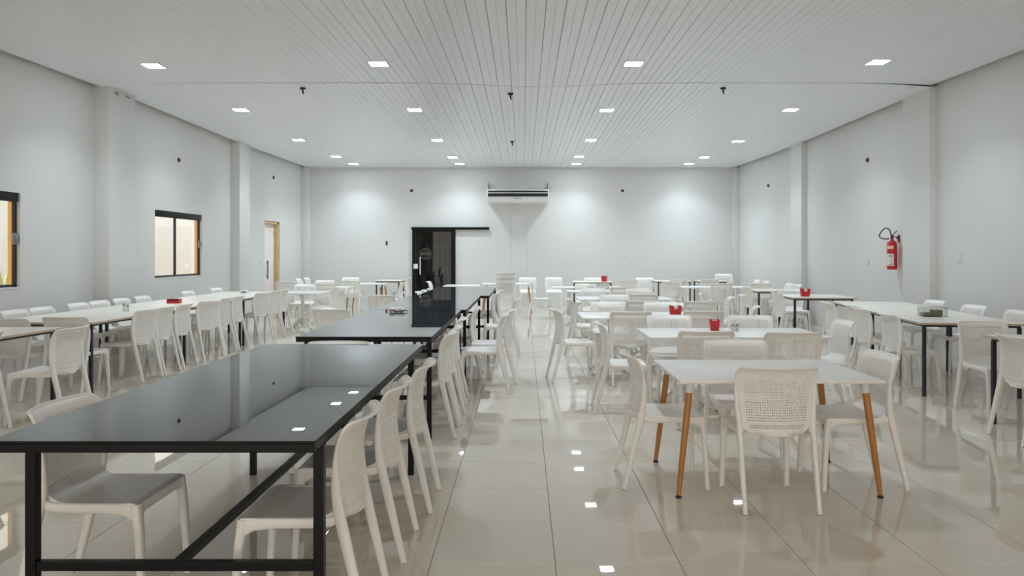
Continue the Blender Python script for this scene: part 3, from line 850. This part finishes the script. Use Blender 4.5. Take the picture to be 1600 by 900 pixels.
b = MB(); b.box(-.13,-.09,.0,.13,.09,.004); b.box(-.13,-.09,.004,.13,-.086,.10); b.box(-.13,.086,.004,.13,.09,.10); b.box(-.13,-.086,.004,-.126,.086,.10); b.box(.126,-.086,.004,.13,.086,.10)
b.build('box_shell', M['clear'], cb, angle=0)
b = MB(); b.box(-.115,-.07,.005,-.02,.07,.045); b.box(-.01,-.06,.005,.09,.06,.075)
b.build('box_contents', mat('khaki_pack', (.22,.20,.16), .7), cb, bevel=.012)
MB().box(-.133,-.093,.10,.133,.093,.112).build('box_lid', M['clear'], cb, bevel=.003)
cw = thing('crumpled_wrapper', 'crumpled pinkish wrapper with a dark strip on the second black glass table', 'wrapper', (-1.44, 8.50, .82), D(5))
b = MB(); rr = random.Random(3); rings = []
for k in range(9):
    t = -1+2*k/8; rad = .030*(1-.5*abs(t)**3)
    rings.append([(t*.085+rr.uniform(-.006,.006), math.cos(a_)*rad*1.7*rr.uniform(.7,1.25), .030+math.sin(a_)*.030*rr.uniform(.7,1.0)) for a_ in [2*PI*j/9 for j in range(9)]])
b.ring_loft(rings); b.build('paper', M['wrap'], cw, angle=0)
b = MB(); b.tube([(-.08,-.048,.009),(0,-.052,.010),(.06,-.045,.012),(.095,-.03,.020)], [.004,.005,.008,.005], seg=8); b.tube([(.09,-.03,.02),(.115,-.03,.014),(.125,-.035,.004)], .004, seg=6)
b.build('dark_strip', M['cork'], cw)

# ------------------------------------------------------------------ things on the walls
ac = thing('air_conditioner', 'white wall-hung air conditioner with a black louvre slot on the back wall', 'air conditioner', (-.155, YB, 2.90), 0)
wv = .86
prof = [(0,.05),(-.42,.0),(-.62,.05),(-.66,.14),(-.66,.345),(-.63,.37),(0,.37)]
b = MB(); b.ring_loft([[(x, y, z) for y, z in prof] for x in (-wv, -wv+.02, wv-.02, wv)], cap=True)
b.build('body', M['white_metal'], ac, bevel=.01)
b = MB(); b.box(-wv+.03,-.672,.175,wv-.03,-.655,.335); b.build('air_outlet', M['dark'], ac, angle=0)
b = MB(); b.box(-wv+.035,-.682,.262,wv-.035,-.668,.286); b.build('louvre', M['white_metal'], ac, angle=0)
for s in (-1, 1):
    b = MB()
    b.box(s*(wv+.005)-.012,-.60,.33,s*(wv+.005)+.012,0,.36) ; b.box(s*(wv-.02)-.014,-.045,.37,s*(wv-.02)+.014,0,.61)
    b.ring_loft([[(s*(wv-.02)-.003,0,.371),(s*(wv-.02)-.003,-.32,.371),(s*(wv-.02)-.003,0,.60)],[(s*(wv-.02)+.003,0,.371),(s*(wv-.02)+.003,-.32,.371),(s*(wv-.02)+.003,0,.60)]])
    b.build('bracket', M['grey'], ac, angle=0)
b = MB(); b.box(-.13,-.668,.120,.10,-.659,.140); b.build('display_strip', M['grey'], ac, angle=0)

fe = thing('fire_extinguisher', 'red fire extinguisher hanging on the wall beside a column', 'extinguisher', (XR-.115, 12.15, 1.23), 0)
b = MB(); b.lathe([(.070,0),(.078,.008),(.078,.02),(.078,.40),(.074,.425),(.058,.450),(.034,.468),(.024,.480),(.024,.500)], seg=28); b.build('cylinder', M['red'], fe)
b = MB(); b.lathe([(.020,.500),(.024,.510),(.024,.545),(.015,.555)], seg=14); b.build('valve', M['maroon'], fe)
b = MB(); b.box(-.008,.0,.545,.008,.012,.556); b.tube([(0,0,.553),(.03,.02,.575),(.10,.05,.625)], [.010,.009,.007], seg=8); b.tube([(0,0,.535),(.04,.02,.535),(.10,.05,.525)], [.009,.008,.007], seg=8); b.build('lever', M['maroon'], fe)
b = MB(); b.tube(catmull([(-.01,0,.53),(-.03,-.0,.62),(-.075,-.01,.665),(-.13,-.02,.665),(-.19,-.03,.61),(-.225,-.035,.545),(-.19,-.04,.505),(-.12,-.04,.495),(-.06,-.03,.50)], 26), .0095, seg=8); b.build('hose', M['dark'], fe)
def arc_label(z0, z1, a0, a1, m, name):
    b = MB(); n = 8
    for k in range(n):
        p, q = a0+(a1-a0)*k/n, a0+(a1-a0)*(k+1)/n
        r = .0788
        b.quad((r*math.cos(p), r*math.sin(p), z0), (r*math.cos(q), r*math.sin(q), z0), (r*math.cos(q), r*math.sin(q), z1), (r*math.cos(p), r*math.sin(p), z1))
    return b.build(name, m, fe)
arc_label(.06, .255, D(175), D(265), M['ext_label'], 'instruction_label')
arc_label(.335, .385, D(180), D(262), M['ext_yellow'], 'yellow_label')
for z in (.075, .20, .225):
    b = MB()
    for k in range(6):
        p, q = D(190)+D(10)*k, D(190)+D(10)*(k+1); r = .0793
        b.quad((r*math.cos(p), r*math.sin(p), z), (r*math.cos(q), r*math.sin(q), z), (r*math.cos(q), r*math.sin(q), z+.012), (r*math.cos(p), r*math.sin(p), z+.012))
    b.build('printed_line', M['grey'], fe)
b = MB(); b.box(.075,-.02,.50,.113,.02,.53); b.box(.105,-.03,.44,.114,.03,.56); b.build('wall_bracket', M['maroon'], fe, angle=0)

def wall_dot(x, y, z, axis, label, w=.035, h=.05, m='maroon'):
    b = MB()
    if axis == 'y':
        b.lathe([(.045,0),(.045,.008),(.028,.012),(.028,.03)], seg=16)
        o = b.build('wall_socket', M[m]); o.rotation_euler = (PI/2, 0, 0)
    else:
        b.lathe([(.045,0),(.045,.008),(.028,.012),(.028,.03)], seg=16)
        o = b.build('wall_socket', M[m]); o.rotation_euler = (0, PI/2 if axis == '+x' else -PI/2, 0)
    o.location = (x, y, z)
    return tag(o, label, 'wall fitting', 'small dark red round wall fittings')
wall_dot(-3.20, YB, 3.29, 'y', 'small round dark red fitting high on the back wall, above the smoked door')
wall_dot(2.83, YB, 3.29, 'y', 'small round dark red fitting high on the back wall, away from the door')
wall_dot(XL, 13.55, 3.19, '+x', 'small round dark red fitting above the sliding window')
wall_dot(XL, 18.68, 3.40, '+x', 'small round dark red fitting above the ochre door')
wall_dot(XR, 13.25, 3.15, '-x', 'small round dark red fitting above the extinguisher bay')
wall_dot(XR, 18.62, 3.19, '-x', 'small round dark red fitting beyond the second column on extinguisher side')
tag(MB().box(-3.935, YB-.02, 1.74, -3.885, YB, 1.85).build('call_point', M['maroon'], bevel=.003), 'narrow dark red box on the back wall beside the smoked door', 'wall fitting')
def plate(x, y, z, axis, label):
    T = thing('light_switch', label, 'switch', (x, y, z), {'y': 0, '+x': PI/2, '-x': -PI/2}[axis], 'pale switch plates')
    MB().box(-.04,-.010,-.062,.04,0,.062).build('plate', M['plate'], T, bevel=.003)
    MB().box(-.016,-.015,-.024,.016,-.010,.024).build('rocker', M['white_metal'], T, bevel=.002)
plate(2.89, YB, 1.46, 'y', 'pale switch plate low on the back wall, aisle to extinguisher side')
plate(-3.26, YB, 1.48, 'y', 'pale switch plate tight beside the smoked glass door frame')
plate(XL, 17.82, 1.28, '+x', 'pale switch plate just before the ochre door')
plate(XR, 13.23, 1.34, '-x', 'pale switch plate in the bay next to the extinguisher')
plate(XR, 10.44, 1.42, '-x', 'pale switch plate on the near stretch of the extinguisher wall')

# plant outside the first window
pt = thing('garden_plant', 'yellow-green strap-leaved plant outside the near window', 'plant', (-7.62, 10.95, -.13), 0)
rr = random.Random(11)
for k in range(26):
    a_ = 2*PI*k/26+rr.uniform(-.2,.2); L = rr.uniform(1.0,1.55); lean = rr.uniform(.20,.65)
    c, s = math.cos(a_), math.sin(a_)
    b = MB(); pts = []
    for j in range(6):
        t = j/5; r = L*lean*t*(1+.4*t); z = .55+L*(t-.42*lean*t*t*1.6)
        pts.append((c*r, s*r, z))
    b.tube(pts, [.022,.035,.036,.030,.020,.004], [.004]*6, seg=6, ref=(-s,c,0)); b.build('leaf', M['leaf'], pt)
MB().tube([(0,0,-.0),(0.01,0,.3),(0,0,.62)], [.09,.07,.06], seg=10).build('stem', M['ochre'], pt)
